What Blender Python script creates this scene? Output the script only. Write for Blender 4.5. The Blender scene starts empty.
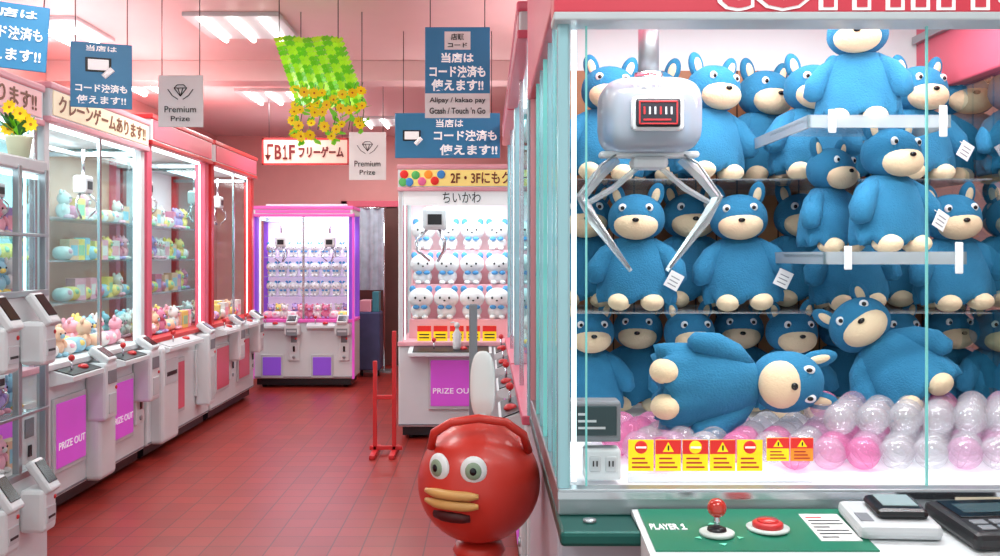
import bpy, bmesh, math, random
from mathutils import Vector, Matrix, Euler
random.seed(7)
SC=bpy.context.scene
COL=SC.collection
F=900.0; U0=487.0; V0=256.0; EYE=1.45
def X(u,d): return (u-U0)*d/F
def Z(v,d): return EYE-(v-V0)*d/F
# ------------------------------------------------------------ materials
def lin(c):
    out=[]
    for v in c:
        v=v/255.0
        out.append(v/12.92 if v<=0.04045 else ((v+0.055)/1.055)**2.4)
    return out
MATS={}
def mat(name,c,rough=.45,metal=0,emit=0,alpha=1,var=.05,bump=0,bscale=200,coat=0,spec=.5,sheen=0,nscale=6):
    if name in MATS: return MATS[name]
    m=bpy.data.materials.new(name); m.use_nodes=True
    nt=m.node_tree; b=nt.nodes['Principled BSDF']
    L=lin(c)
    tc=nt.nodes.new('ShaderNodeTexCoord')
    nz=nt.nodes.new('ShaderNodeTexNoise'); nz.inputs['Scale'].default_value=nscale
    nt.links.new(tc.outputs['Object'],nz.inputs['Vector'])
    mx=nt.nodes.new('ShaderNodeMix'); mx.data_type='RGBA'
    mx.inputs[6].default_value=[x*(1-var) for x in L]+[1]
    mx.inputs[7].default_value=[min(1,x*(1+var)) for x in L]+[1]
    nt.links.new(nz.outputs['Fac'],mx.inputs[0])
    nt.links.new(mx.outputs[2],b.inputs['Base Color'])
    b.inputs['Roughness'].default_value=rough
    b.inputs['Metallic'].default_value=metal
    b.inputs['Specular IOR Level'].default_value=spec
    if coat: b.inputs['Coat Weight'].default_value=coat
    if sheen:
        b.inputs['Sheen Weight'].default_value=sheen
        b.inputs['Sheen Tint'].default_value=[min(1,x*1.6+.1) for x in L]+[1]
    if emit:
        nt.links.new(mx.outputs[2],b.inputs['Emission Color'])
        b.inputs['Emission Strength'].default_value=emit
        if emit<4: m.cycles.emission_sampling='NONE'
    if alpha<1: b.inputs['Alpha'].default_value=alpha
    if bump:
        n2=nt.nodes.new('ShaderNodeTexNoise'); n2.inputs['Scale'].default_value=bscale
        n2.inputs['Detail'].default_value=3
        nt.links.new(tc.outputs['Object'],n2.inputs['Vector'])
        bp=nt.nodes.new('ShaderNodeBump'); bp.inputs['Strength'].default_value=bump
        bp.inputs['Distance'].default_value=.004
        nt.links.new(n2.outputs['Fac'],bp.inputs['Height'])
        nt.links.new(bp.outputs['Normal'],b.inputs['Normal'])
    MATS[name]=m
    return m
def glassmat(name,tint=(235,250,250),refl=.07,white=0.0,dif=None,rough=.05):
    if name in MATS: return MATS[name]
    m=bpy.data.materials.new(name); m.use_nodes=True
    nt=m.node_tree; nt.nodes.clear()
    o=nt.nodes.new('ShaderNodeOutputMaterial')
    t=nt.nodes.new('ShaderNodeBsdfTransparent'); t.inputs[0].default_value=lin(tint)+[1]
    g=nt.nodes.new('ShaderNodeBsdfGlossy'); g.inputs['Roughness'].default_value=rough
    lw=nt.nodes.new('ShaderNodeLayerWeight'); lw.inputs[0].default_value=.25
    mr=nt.nodes.new('ShaderNodeMapRange'); mr.inputs[3].default_value=refl*.6; mr.inputs[4].default_value=min(1,refl*5)
    nt.links.new(lw.outputs['Fresnel'],mr.inputs[0])
    mix=nt.nodes.new('ShaderNodeMixShader')
    nt.links.new(mr.outputs[0],mix.inputs[0]); nt.links.new(t.outputs[0],mix.inputs[1]); nt.links.new(g.outputs[0],mix.inputs[2])
    last=mix
    if white:
        d=nt.nodes.new('ShaderNodeBsdfDiffuse'); d.inputs[0].default_value=lin(dif or tint)+[1]
        m2=nt.nodes.new('ShaderNodeMixShader'); m2.inputs[0].default_value=white
        nt.links.new(mix.outputs[0],m2.inputs[1]); nt.links.new(d.outputs[0],m2.inputs[2]); last=m2
    nt.links.new(last.outputs[0],o.inputs[0])
    MATS[name]=m; return m
WHITE=mat('white_plastic',(216,222,224),.35)
OFFW=mat('offwhite_plastic',(196,201,204),.4)
GREY=mat('grey_plastic',(125,130,136),.4)
DARK=mat('dark_plastic',(30,30,34),.35)
BLACK=mat('black_gloss',(12,12,14),.15)
CHROME=mat('chrome',(205,210,215),.18,metal=1)
STEEL=mat('brushed_steel',(170,178,182),.35,metal=.8)
PINK=mat('pink_paint',(222,98,122),.35)
PINKL=mat('light_pink_paint',(232,168,178),.4)
REDP=mat('red_paint',(204,46,48),.35)
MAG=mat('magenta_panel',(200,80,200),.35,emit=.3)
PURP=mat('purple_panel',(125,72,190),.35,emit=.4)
TEAL=mat('teal_paint',(14,88,80),.3,metal=.3)
GREEN=mat('green_panel',(24,120,92),.3)
GEDGE=mat('glass_edge_green',(120,200,195),.15,emit=.2)
GLASS=glassmat('clear_glass',(228,248,248),.09)
ACRYL=glassmat('clear_acrylic',(245,250,252),.12,.10)
GOLD=mat('gold_letter',(215,165,50),.4)
BROWNL=mat('brown_banner_lettering',(125,70,35),.5)
LED=mat('white_led',(225,248,255),.4,emit=2.0)
TUBE=mat('fluorescent_tube',(255,252,245),.4,emit=12)
LETW=mat('white_lettering',(245,245,245),.5,emit=.25)
LETK=mat('black_lettering',(20,20,22),.5)
LETR=mat('red_lettering',(190,30,36),.5)
SIGNB=mat('blue_sign',(48,130,178),.45)
SIGNW=mat('white_sign',(228,230,228),.5)
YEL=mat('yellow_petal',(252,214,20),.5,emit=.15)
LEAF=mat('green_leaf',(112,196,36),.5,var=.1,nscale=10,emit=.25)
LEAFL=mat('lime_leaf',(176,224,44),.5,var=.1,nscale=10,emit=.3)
LEAFD=mat('dark_leaf',(50,120,45),.5,var=.3,nscale=30)
BLUEF=mat('blue_plush_fabric',(50,118,156),1,bump=.8,bscale=200,sheen=.35,var=.22,nscale=14,spec=.1)
CREAM=mat('cream_plush_fabric',(226,204,170),1,bump=.6,bscale=200,sheen=.25,spec=.1)
WPL=mat('white_plush_fabric',(226,226,228),.9,bump=.4,bscale=350,sheen=.2)
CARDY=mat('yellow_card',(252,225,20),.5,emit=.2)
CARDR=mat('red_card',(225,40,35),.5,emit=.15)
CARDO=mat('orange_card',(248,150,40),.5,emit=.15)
# ------------------------------------------------------------ mesh builder
class MB:
    def __init__(s): s.bm=bmesh.new(); s.m=[]
    def mi(s,m):
        if m not in s.m: s.m.append(m)
        return s.m.index(m)
    def _add(s,b,m,smooth=False,mx=None):
        i=s.mi(m)
        for f in b.faces: f.material_index=i; f.smooth=smooth
        if mx is not None: bmesh.ops.transform(b,matrix=mx,verts=b.verts)
        me=bpy.data.meshes.new('tmp'); b.to_mesh(me); b.free()
        s.bm.from_mesh(me); bpy.data.meshes.remove(me)
    def box(s,x0,x1,y0,y1,z0,z1,m,bev=0,seg=2,mx=None):
        b=bmesh.new()
        M=Matrix.Translation(((x0+x1)/2,(y0+y1)/2,(z0+z1)/2))@Matrix.Diagonal((abs(x1-x0),abs(y1-y0),abs(z1-z0),1))
        bmesh.ops.create_cube(b,size=1,matrix=M)
        if bev: bmesh.ops.bevel(b,geom=b.edges[:],offset=bev,segments=seg,affect='EDGES',profile=.5)
        s._add(b,m,False,mx); return s
    def ell(s,c,r,m,seg=20,rings=12,rot=None,fn=None):
        b=bmesh.new()
        bmesh.ops.create_uvsphere(b,u_segments=seg,v_segments=rings,radius=1)
        if fn:
            for v in b.verts: v.co=fn(v.co)
        M=Matrix.Translation(c)
        if rot: M=M@Euler(rot).to_matrix().to_4x4()
        if not hasattr(r,'__len__'): r=(r,r,r)
        M=M@Matrix.Diagonal((r[0],r[1],r[2],1))
        s._add(b,m,True,M); return s
    def tube(s,pts,rad,m,seg=8,flat=1):
        b=bmesh.new(); P=[Vector(p) for p in pts]
        if not hasattr(rad,'__len__'): rad=[rad]*len(P)
        rings=[]
        up=None
        for i,p in enumerate(P):
            t=(P[min(i+1,len(P)-1)]-P[max(i-1,0)]).normalized()
            if up is None:
                up=Vector((0,1,0)) if abs(t.y)<.9 else Vector((1,0,0))
            a=t.cross(up).normalized(); c=a.cross(t).normalized(); up=c
            rings.append([b.verts.new(p+a*math.cos(2*math.pi*k/seg)*rad[i]+c*math.sin(2*math.pi*k/seg)*rad[i]*flat) for k in range(seg)])
        for i in range(len(P)-1):
            for k in range(seg):
                b.faces.new((rings[i][k],rings[i][(k+1)%seg],rings[i+1][(k+1)%seg],rings[i+1][k]))
        b.faces.new(rings[0][::-1]); b.faces.new(rings[-1])
        bmesh.ops.recalc_face_normals(b,faces=b.faces[:])
        s._add(b,m,seg>4); return s
    def lathe(s,prof,m,seg=24,c=(0,0,0),sy=1,fn=None,mx=None):
        b=bmesh.new(); rings=[]
        for (r,z) in prof:
            ring=[]
            for k in range(seg):
                a=2*math.pi*k/seg
                rr,zz=(r,z) if fn is None else fn(r,z,a)
                ring.append(b.verts.new((c[0]+rr*math.cos(a),c[1]+rr*math.sin(a)*sy,c[2]+zz)))
            rings.append(ring)
        for i in range(len(prof)-1):
            for k in range(seg):
                b.faces.new((rings[i][k],rings[i][(k+1)%seg],rings[i+1][(k+1)%seg],rings[i+1][k]))
        b.faces.new(rings[0][::-1]); b.faces.new(rings[-1])
        bmesh.ops.recalc_face_normals(b,faces=b.faces[:])
        s._add(b,m,True,mx); return s
    def prism(s,poly,y0,y1,m,axis='y',mx=None):
        b=bmesh.new()
        def mk(p,t): return (p[0],t,p[1]) if axis=='y' else ((t,p[0],p[1]) if axis=='x' else (p[0],p[1],t))
        A=[b.verts.new(mk(p,y0)) for p in poly]; B=[b.verts.new(mk(p,y1)) for p in poly]
        n=len(poly)
        b.faces.new(A); b.faces.new(B[::-1])
        for i in range(n): b.faces.new((A[i],B[i],B[(i+1)%n],A[(i+1)%n]))
        bmesh.ops.recalc_face_normals(b,faces=b.faces[:])
        s._add(b,m,False,mx); return s
    def quad(s,pts,m):
        b=bmesh.new(); b.faces.new([b.verts.new(p) for p in pts]); s._add(b,m); return s
    def done(s,name,parent=None,loc=(0,0,0),rot=(0,0,0),**props):
        me=bpy.data.meshes.new(name); s.bm.to_mesh(me); s.bm.free()
        for m in s.m: me.materials.append(m)
        o=bpy.data.objects.new(name,me); COL.objects.link(o)
        o.location=loc; o.rotation_euler=rot
        if parent: o.parent=parent
        for k,v in props.items(): o[k]=v
        return o
def empty(name,loc,rot=(0,0,0),**props):
    o=bpy.data.objects.new(name,None); COL.objects.link(o); o.empty_display_size=.1
    o.location=loc; o.rotation_euler=rot
    for k,v in props.items(): o[k]=v
    return o
def copy_thing(o,loc=None,rot=None,scale=None,parent=None,skip=()):
    c=o.copy(); COL.objects.link(c)
    if parent is not None: c.parent=parent
    if loc is not None: c.location=loc
    if rot is not None: c.rotation_euler=rot
    if scale is not None: c.scale=scale if hasattr(scale,'__len__') else (scale,)*3
    for ch in o.children:
        if any(ch.name.startswith(s) for s in skip): continue
        copy_thing(ch,parent=c)
    return c
TC={}
def text(parent,s,cx,y,cz,w,h,m,bold=.015,name='lettering',rotz=0):
    key=(s,bold)
    if key not in TC:
        cu=bpy.data.curves.new('t','FONT'); cu.body=s; cu.size=1; cu.resolution_u=3; cu.offset=bold; cu.extrude=.01
        ob=bpy.data.objects.new('t',cu); COL.objects.link(ob)
        dg=bpy.context.evaluated_depsgraph_get(); dg.update()
        me=bpy.data.meshes.new_from_object(ob.evaluated_get(dg))
        bpy.data.objects.remove(ob)
        TC[key]=[v.co.copy() for v in me.vertices],[tuple(p.vertices) for p in me.polygons]
        bpy.data.meshes.remove(me)
    vs,fs=TC[key]
    if not vs: return None
    x0=min(v.x for v in vs);x1=max(v.x for v in vs);y0=min(v.y for v in vs);y1=max(v.y for v in vs)
    sx=w/max(1e-6,x1-x0); sy=h/max(1e-6,y1-y0)
    me=bpy.data.meshes.new(name)
    me.from_pydata([((v.x-(x0+x1)/2)*sx,-v.z*.1,(v.y-(y0+y1)/2)*sy) for v in vs],[],fs)
    me.materials.append(m)
    o=bpy.data.objects.new(name,me); COL.objects.link(o); o.parent=parent
    o.location=(cx,y,cz); o.rotation_euler=(0,0,rotz)
    return o
def one(parent,cx,y,cz,w,h,m,rot=(0,0,0)):
    P=[(-.5,-.5),(.5,-.5),(.5,-.36),(.15,-.36),(.15,.5),(-.08,.5),(-.45,.28),(-.45,.12),(-.12,.26),(-.12,-.36),(-.5,-.36)]
    return MB().prism([(p[0]*w,p[1]*h) for p in P],-.001,.001,m).done('lettering',parent,(cx,y,cz),rot)
def area(name,loc,rot,sx,sy,power,color=(1,1,1),parent=None):
    l=bpy.data.lights.new(name,'AREA'); l.shape='RECTANGLE'; l.size=sx; l.size_y=sy; l.energy=power; l.color=color
    o=bpy.data.objects.new(name,l); COL.objects.link(o); o.location=loc; o.rotation_euler=rot
    if parent: o.parent=parent
    return o
# ------------------------------------------------------------ room
def floor_mat():
    m=bpy.data.materials.new('red_quarry_tile'); m.use_nodes=True; nt=m.node_tree; b=nt.nodes['Principled BSDF']
    tc=nt.nodes.new('ShaderNodeTexCoord'); br=nt.nodes.new('ShaderNodeTexBrick')
    br.offset=0.0; br.inputs['Scale'].default_value=1; br.inputs['Brick Width'].default_value=.155; br.inputs['Row Height'].default_value=.155
    br.inputs['Mortar Size'].default_value=.004; br.inputs['Mortar Smooth'].default_value=0; br.inputs['Bias'].default_value=0
    br.inputs['Color1'].default_value=lin((156,48,38))+[1]; br.inputs['Color2'].default_value=lin((140,40,33))+[1]
    br.inputs['Mortar'].default_value=lin((98,38,32))+[1]
    nt.links.new(tc.outputs['Object'],br.inputs['Vector'])
    nt.links.new(br.outputs['Color'],b.inputs['Base Color'])
    b.inputs['Roughness'].default_value=.33
    bp=nt.nodes.new('ShaderNodeBump'); bp.inputs['Strength'].default_value=.3; bp.inputs['Distance'].default_value=.002; bp.invert=True
    nt.links.new(br.outputs['Fac'],bp.inputs['Height']); nt.links.new(bp.outputs['Normal'],b.inputs['Normal'])
    return m
WALL=mat('pink_wall_paint',(216,156,152),.6,var=.04,bump=.1,bscale=60)
CEIL=mat('pale_pink_ceiling',(224,194,192),.55,var=.03,bump=.05,bscale=40)
MB().box(-3.6,2.9,-.5,12,-.1,0,floor_mat()).done('floor',kind='structure')
MB().box(-3.6,2.9,-.5,12,3.05,3.15,CEIL).done('ceiling',kind='structure')
MB().box(-3.7,-3.6,-.5,12.1,-.1,3.15,WALL).done('wall_left',kind='structure')
MB().box(2.9,3.0,-.5,12.1,-.1,3.15,WALL).done('wall_right',kind='structure')
MB().box(-3.6,2.9,12,12.1,-.1,3.15,WALL).done('wall_back',kind='structure')
MB().box(-3.6,2.9,7.35,7.6,2.88,3.05,CEIL,.005).done('trim_1',kind='structure')
MB().box(-3.6,2.9,4.1,4.2,3.01,3.05,PINKL,.005).done('trim_2',kind='structure')
MB().box(-3.6,2.9,11.98,12,0,.12,DARK,.004).done('baseboard_back',kind='structure')
DOORB=mat('brown_door_wood',(95,60,54),.5,var=.2)
d=MB(); d.box(-1.85,-1.12,11.93,11.99,0,2.1,DOORB,.005); d.box(-1.93,-1.85,11.9,12,0,2.18,PINK,.005); d.box(-1.12,-1.04,11.9,12,0,2.18,PINK,.005); d.box(-1.93,-1.04,11.9,12,2.1,2.18,PINK,.005)
d.done('door_1',kind='structure')
def fixture(cx,cy,w=.60,l=.58):
    r=empty('ceiling_light',(cx,cy,3.05),label="square recessed ceiling light with fluorescent tubes",category='ceiling light',group='ceiling lights')
    b=MB(); b.box(-w/2-.02,w/2+.02,-l/2-.02,l/2+.02,-.03,0,OFFW,.006); b.done('housing',r)
    for k in range(3):
        xx=-w/2+w*(k+.5)/3
        MB().tube([(xx,-l/2,-.045),(xx,l/2,-.045)],.018,TUBE,8).done('tube',r)
    area('lamp',(0,0,-.07),(0,0,0),w,l,24,(.95,1,.99),r)
    return r
for (cx,cy) in [(-1.68,6.2),(-2.1,8.9),(-3.1,8.4),(-3.05,6.3),(-1.5,3.2),(1.2,5.6),(.6,8.9),(-1.2,10.6),(.7,.6),(-1.4,.6)]:
    fixture(cx,cy)
for (cx,cy) in [(-1.0,5.0),(-.85,8.2),(-1.9,4.4)]:
    b=MB(); b.lathe([(.07,0),(.07,-.02),(.055,-.03),(.05,-.03)],WHITE,20); b.lathe([(.045,-.031),(.02,-.034)],DARK,16)
    b.done('spotlight',loc=(cx,cy,3.05),label='small round recessed spotlight in the ceiling',category='ceiling light',group='ceiling spotlights')
# ------------------------------------------------------------ small toys
def toy_mesh(kind,c1,c2):
    b=MB()
    if kind=='bear':
        b.ell((0,0,.05),(.05,.042,.05),c1,14,9); b.ell((0,-.008,.125),(.048,.042,.042),c1,14,9)
        for s in(-1,1):
            b.ell((s*.036,0,.163),(.017,.011,.018),c1,8,6); b.ell((s*.048,-.018,.07),(.016,.016,.028),c1,8,6,(0,s*-.5,0)); b.ell((s*.027,-.038,.014),(.018,.026,.014),c2,8,6)
            b.ell((s*.018,-.048,.13),(.005,.004,.006),DARK,6,5)
        b.ell((0,-.042,.116),(.02,.014,.014),c2,8,6)
    elif kind=='box':
        b.box(-.055,.055,-.035,.035,0,.14,c1,.002); b.box(-.04,.04,-.0365,-.034,.03,.1,c2)
    elif kind=='cushion':
        b.ell((0,0,.045),(.07,.055,.045),c1,14,9,fn=lambda v:Vector((math.copysign(abs(v.x)**.7,v.x),math.copysign(abs(v.y)**.7,v.y),v.z)))
        b.ell((0,-.04,.055),(.03,.02,.02),c2,10,6)
    return b
TOYCOL=[(236,170,186),(224,220,218),(240,212,120),(150,196,214),(214,125,155),(178,156,210),(232,190,160),(155,205,165)]
TM=[mat('toy_fabric_%s'%n,c,.8,bump=.2) for n,c in zip(['rose','ivory','lemon','sky','berry','lilac','peach','mint'],TOYCOL)]
CN=['rose pink','ivory','lemon yellow','sky blue','berry pink','lilac','peach','mint green']
TOYS={}
def toy(kind,ci,loc,rz,sc,group):
    key=(kind,ci)
    nm={'bear':'plush_bear','box':'prize_box','cushion':'plush_cushion'}[kind]
    if key not in TOYS:
        o=toy_mesh(kind,TM[ci],TM[(ci*3+1)%8 if ci!=1 else 0]).done(nm); TOYS[key]=o
    else:
        o=TOYS[key].copy(); COL.objects.link(o)
    o.location=loc; o.rotation_euler=(0,0,rz); o.scale=(sc,)*3
    o['label']="small %s %s prize inside a claw machine"%(CN[ci],{'bear':'plush bear','box':'boxed','cushion':'round cushion'}[kind])
    o['category']={'bear':'stuffed toy','box':'box','cushion':'cushion'}[kind]; o['group']=group
    return o
# ------------------------------------------------------------ generic machine
R90=math.pi/2
def claw_unit(root,cx,cy,ztop,zb,s=1):
    b=MB(); b.box(cx-.07*s,cx+.07*s,cy-.05*s,cy+.05*s,zb,zb+.13*s,WHITE,.02*s); b.tube([(cx,cy,zb+.12*s),(cx,cy,ztop)],.012*s,CHROME,8); b.box(cx-.04*s,cx+.04*s,cy-.053*s,cy-.048*s,zb+.03*s,zb+.09*s,DARK)
    c=b.done('claw',root)
    for k in range(3):
        a=math.radians(90+120*k+90)
        dx,dy=math.cos(a),math.sin(a)
        MB().tube([(cx+dx*.04*s,cy+dy*.03*s,zb+.01*s),(cx+dx*.11*s,cy+dy*.09*s,zb-.06*s),(cx+dx*.1*s,cy+dy*.08*s,zb-.12*s),(cx+dx*.03*s,cy+dy*.03*s,zb-.18*s)],.008*s,CHROME,6).done('claw_arm',c)
SHELVES=(.30,.60,.90)
def poster(r,x0,x1,z0,z1,y,c1,c2):
    b=MB(); b.box(x0,x1,y,y+.003,z0,z1,c1); h=z1-z0; w=x1-x0
    b.box(x0+w*.1,x1-w*.1,y-.001,y,z0+h*.7,z0+h*.88,c2); b.ell(((x0+x1)/2,y,z0+h*.4),(w*.28,.003,h*.22),c2,14,8); b.box(x0+w*.15,x1-w*.15,y-.001,y,z0+h*.08,z0+h*.14,LETW)
    b.done('poster',r,label='small poster inside the window')
def machine(loc,rz,W,D=.85,H=2.37,bh=.82,trim=PINK,body=WHITE,back=WHITE,panel=.18,stations=2,htext='',hbg=PINKL,hcol=GOLD,hh=.2,label='',door=MAG,power=14,reader=True,lcol=(.93,1,1),claws=True,shelf=True,post=None,deck=DARK,ctrim=None,readout=.36,side=True,doorw=.36,pw=.035,doortext=True,doorz=(.27,.63),hspan=(.06,.94),up=5,towers=()):
    r=empty('claw_machine',loc,(0,0,rz),label=label,category='claw machine')
    post=post or trim; ctrim=ctrim or trim
    b=MB(); b.box(0,W,0,D,.1,bh,body,.015); b.box(.03,W-.03,.04,D-.03,.03,.1,DARK)
    b.box(.004,W-.004,-.006,.0,.115,.125,GREY)
    for (t0,t1,th) in towers: b.box(t0,t1,-.09,.02,.1,th,body,.03,3); b.box(t0+.04,t1-.04,-.094,-.088,th-.28,th-.1,OFFW,.002); b.box(t0+.07,t1-.07,-.097,-.092,th-.22,th-.19,DARK)
    b.done('base_cabinet',r)
    for xx in(.1,W-.1):
        for yy in(.1,D-.1):
            MB().tube([(xx-.02,yy,.03),(xx+.02,yy,.03)],.03,DARK,12).done('caster',r)
    MB().box(-.004,W+.004,-.02,D,bh,bh+.035,ctrim,.006).done('counter_trim',r)
    for i in range(stations):
        sw=W/stations; cx=sw*(i+.5)
        dw=min(doorw,sw*.55); dx=cx-sw*.12
        p=MB(); p.box(dx-dw/2-.02,dx+dw/2+.02,-.02,.0,doorz[0]-.03,doorz[1]+.03,OFFW,.006); p.box(dx-dw/2,dx+dw/2,-.026,-.018,doorz[0],doorz[1],door,.006)
        po=p.done('prize_door',r,label='coloured prize outlet flap')
        if doortext: text(po,'PRIZE OUT',dx,-.028,doorz[0]+.12,dw*.9,.042,LETW,.003)
        c=MB(); c.box(cx+sw*.22,cx+sw*.42,-.02,.0,.3,min(.68,bh-.08),WHITE,.005); c.box(cx+sw*.26,cx+sw*.38,-.026,-.018,.5,.60,GREY,.003); c.box(cx+sw*.3,cx+sw*.34,-.03,-.022,.4,.46,BLACK,.002)
        c.lathe([(.018,0),(.018,.01),(.012,.012)],STEEL,12,mx=Matrix.Translation((cx+sw*.32,-.018,.34))@Matrix.Rotation(R90,4,'X'))
        c.done('coin_panel',r)
        if panel:
            q=MB(); q.prism([(0,bh-.09),(0,bh-.0),(-panel,bh-.035),(-panel,bh-.06)],cx-sw*.42,cx+sw*.14,body,'x')
            q.prism([(-.008,bh+.001),(-panel+.01,bh-.031),(-panel+.01,bh-.026),(-.008,bh+.005)],cx-sw*.39,cx+sw*.12,deck,'x')
            q.done('control_panel',r)
            zz=bh-.012
            j=MB(); j.tube([(cx-sw*.25,-panel/2,zz-.02),(cx-sw*.25,-panel/2,zz+.06)],.006,CHROME,8); j.ell((cx-sw*.25,-panel/2,zz+.07),.018,REDP,12,8); j.done('joystick',r,label='red ball-top joystick')
            j=MB(); j.lathe([(.03,0),(.03,.012),(.02,.022),(.002,.026)],REDP,16,(cx-sw*.05,-panel/2,zz-.005)); j.done('push_button',r,label='red push button')
            if reader:
                px=cx+sw*.3; pl=max(panel,.1)
                t=MB(); mx=Matrix.Translation((px,-pl*.55,bh+.03))@Matrix.Rotation(math.radians(35),4,'X')
                t.box(-.06,.06,-.07,.07,-.03,.025,WHITE,.014,mx=mx); t.box(-.045,.045,-.05,.04,.022,.029,BLACK,.002,mx=mx)
                t.box(px-.085,px+.085,-pl,-.0,bh-readout,bh-.01,WHITE,.02)
                t.box(px-.06,px+.06,-pl-.004,-pl+.002,bh-.14,bh-.06,GREY,.001)
                t.box(px-.05,px+.05,-pl-.005,-pl+.002,bh-readout+.04,max(bh-.2,bh-readout+.06),OFFW,.002)
                t.ell((px+.05,-pl-.004,bh-.17),(.012,.006,.012),REDP,10,6)
                t.done('payment_terminal',r,label='white payment terminal with black screen')
    zt=H-hh
    for xx in(0,W-pw):
        for yy in(0,D-pw):
            MB().box(xx,xx+pw,yy,yy+pw,bh+.03,zt+.02,post,.006).done('corner_post',r)
    if stations>1: MB().box(W/2-.012,W/2+.012,0,.02,bh+.03,zt,CHROME,.003).done('window_mullion',r)
    if side:
        for xx in(.015,W-.015):
            MB().quad([(xx,.035,bh+.03),(xx,D-.035,bh+.03),(xx,D-.035,zt),(xx,.035,zt)],GLASS).done('glass_pane',r)
    MB().box(.03,W-.03,D-.03,D-.01,bh+.03,zt,back,0).done('back_panel',r)
    b=MB(); b.box(0,W,-.03,D,zt,H-.03,body,.008); b.box(-.008,W+.008,-.04,D+.004,H-.04,H,trim,.01); b.box(-.006,W+.006,-.038,.02,zt-.02,zt+.012,trim,.006)
    hd=b.done('header',r)
    MB().box(.03,W-.03,-.036,-.029,zt+.02,H-.045,hbg,.002).done('sign_face',hd)
    if htext: text(hd,htext,W*(hspan[0]+hspan[1])/2,-.039,(zt+H)/2-.01,W*(hspan[1]-hspan[0]),hh*.5,hcol,.02)
    if up:  # uplight and its housing added on the machine top to brighten the ceiling
        MB().box(.1,W-.1,D*.3,D*.3+.1,H,H+.03,WHITE,.004).done('added_uplight_housing',r)
        area('added_uplight',(W/2,D*.3+.05,H+.035),(math.pi,0,0),W*.7,.08,up,(1,.97,.97),r)
    MB().box(.06,W-.06,.05,.08,zt-.03,zt,LED).done('light_strip',r)
    for xx in(pw+.01,W-pw-.02): MB().box(xx,xx+.01,.04,.05,bh+.05,zt-.03,LED).done('light_strip',r)
    area('interior_lamp',(W/2,D*.40,zt-.02),(0,0,0),W*.8,D*.5,power,lcol,r)
    b=MB(); b.box(.05,W-.05,D*.5-.015,D*.5+.015,zt-.07,zt-.04,STEEL,.003)
    for xx in (.06,W-.08): b.box(xx,xx+.02,.05,D-.05,zt-.06,zt-.03,STEEL)
    b.done('gantry_rail',r)
    if claws:
        for i in range(stations): claw_unit(r,W*(i+.45)/stations,D*.30,zt-.05,zt-.34,.9)
    if shelf:
        for zz in SHELVES:
            if bh+zz<zt-.2: MB().box(.04,W-.04,D-.3,D-.03,bh+zz-.012,bh+zz,ACRYL).done('display_shelf',r)
    return r
def place(root,x,y,z):
    return (Matrix.Translation(root.location)@Matrix.Rotation(root.rotation_euler.z,4,'Z'))@Vector((x,y,z))
def fill(root,W,D,bh,kinds,cols,group,n=6,shelves=True,sc=1.0,rows=3,nsh=3):
    rz=root.rotation_euler.z
    for j in range(rows):
        for i in range(n):
            k=random.choice(kinds); ci=random.choice(cols)
            x=.12+(W-.24)*(i+.5)/n; y=.14+j*.12*sc
            if y>D-.32: continue
            toy(k,ci,place(root,x,y,bh+.035),rz+random.uniform(-.4,.4),sc*random.uniform(.9,1.05),group)
    if shelves:
        for zz in SHELVES[:nsh]:
            if bh+zz>root['top']-.2: continue
            for i in range(n):
                k=random.choice(kinds); ci=random.choice(cols)
                toy(k,ci,place(root,.12+(W-.24)*(i+.5)/n,D-.17,bh+zz),rz+random.uniform(-.2,.2),sc*random.uniform(1.0,1.15),group)
IN1=mat('self_glow_interior',(214,234,238),.4,emit=.42)  # interior brightness put into the back panel as its own glow
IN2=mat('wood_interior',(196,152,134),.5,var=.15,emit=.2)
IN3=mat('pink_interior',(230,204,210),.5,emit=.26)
IN4=mat('violet_glow_interior',(226,208,238),.5,emit=.4)  # purple interior light put into the panel colour and glow
BANP=mat('pale_pink_banner',(238,190,190),.5,emit=.2)
BANG=mat('pale_cream_banner',(236,222,190),.5,emit=.3)
def mk(*a,**k):
    H=k.get('H',a[4] if len(a)>4 else 2.37); m=machine(*a,**k); m['top']=H-k.get('hh',.2); return m
m0=mk((-2.42,3.35,0),R90,1.5,.85,2.37,trim=PINKL,back=IN1,panel=0,stations=2,htext='クレーンゲーム有ります!!',hbg=BANP,hcol=BROWNL,label='white claw machine with pink banner behind stacked small machines',reader=False,power=15,post=CHROME)
fill(m0,1.5,.85,.82,['bear','cushion'],[0,1,3],'pastel prizes in the white claw machine',7,rows=2,nsh=2)
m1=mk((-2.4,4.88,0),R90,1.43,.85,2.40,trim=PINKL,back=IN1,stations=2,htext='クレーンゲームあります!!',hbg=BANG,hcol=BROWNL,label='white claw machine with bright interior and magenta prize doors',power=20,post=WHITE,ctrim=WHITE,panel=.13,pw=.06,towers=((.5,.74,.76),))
fill(m1,1.43,.85,.82,['bear','cushion','cushion'],[0,1,1,2,3,6,1],'pastel prizes in the bright claw machine',10,sc=1.1,nsh=2)
poster(m1,.78,.98,1.78,2.02,.5,mat('poster_brown',(150,110,90),.5,var=.4),mat('poster_cream',(235,215,180),.5))
m2=mk((-2.4,6.36,0),R90,1.40,.85,2.46,trim=REDP,back=IN2,stations=1,htext='',hbg=PINK,label='tall red and pink claw machine with flat top and wooden interior',door=PINK,power=15,post=PINK,deck=OFFW,readout=.6,panel=.12,pw=.09,ctrim=REDP,doortext=False,towers=((.06,.4,.80),))
fill(m2,1.40,.85,.82,['bear','box','cushion'],[0,2,3,4,6,1,1],'mixed prizes in the red claw machine',11,sc=1.05,nsh=3)
m3=mk((-2.4,7.84,0),R90,1.42,.85,2.46,trim=REDP,back=IN3,stations=2,htext='',hbg=PINK,label='tall red-framed claw machine with pink header beside the aisle',door=PINK,power=15,post=REDP,deck=OFFW,readout=.34,panel=.12,pw=.08,doortext=False)
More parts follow.
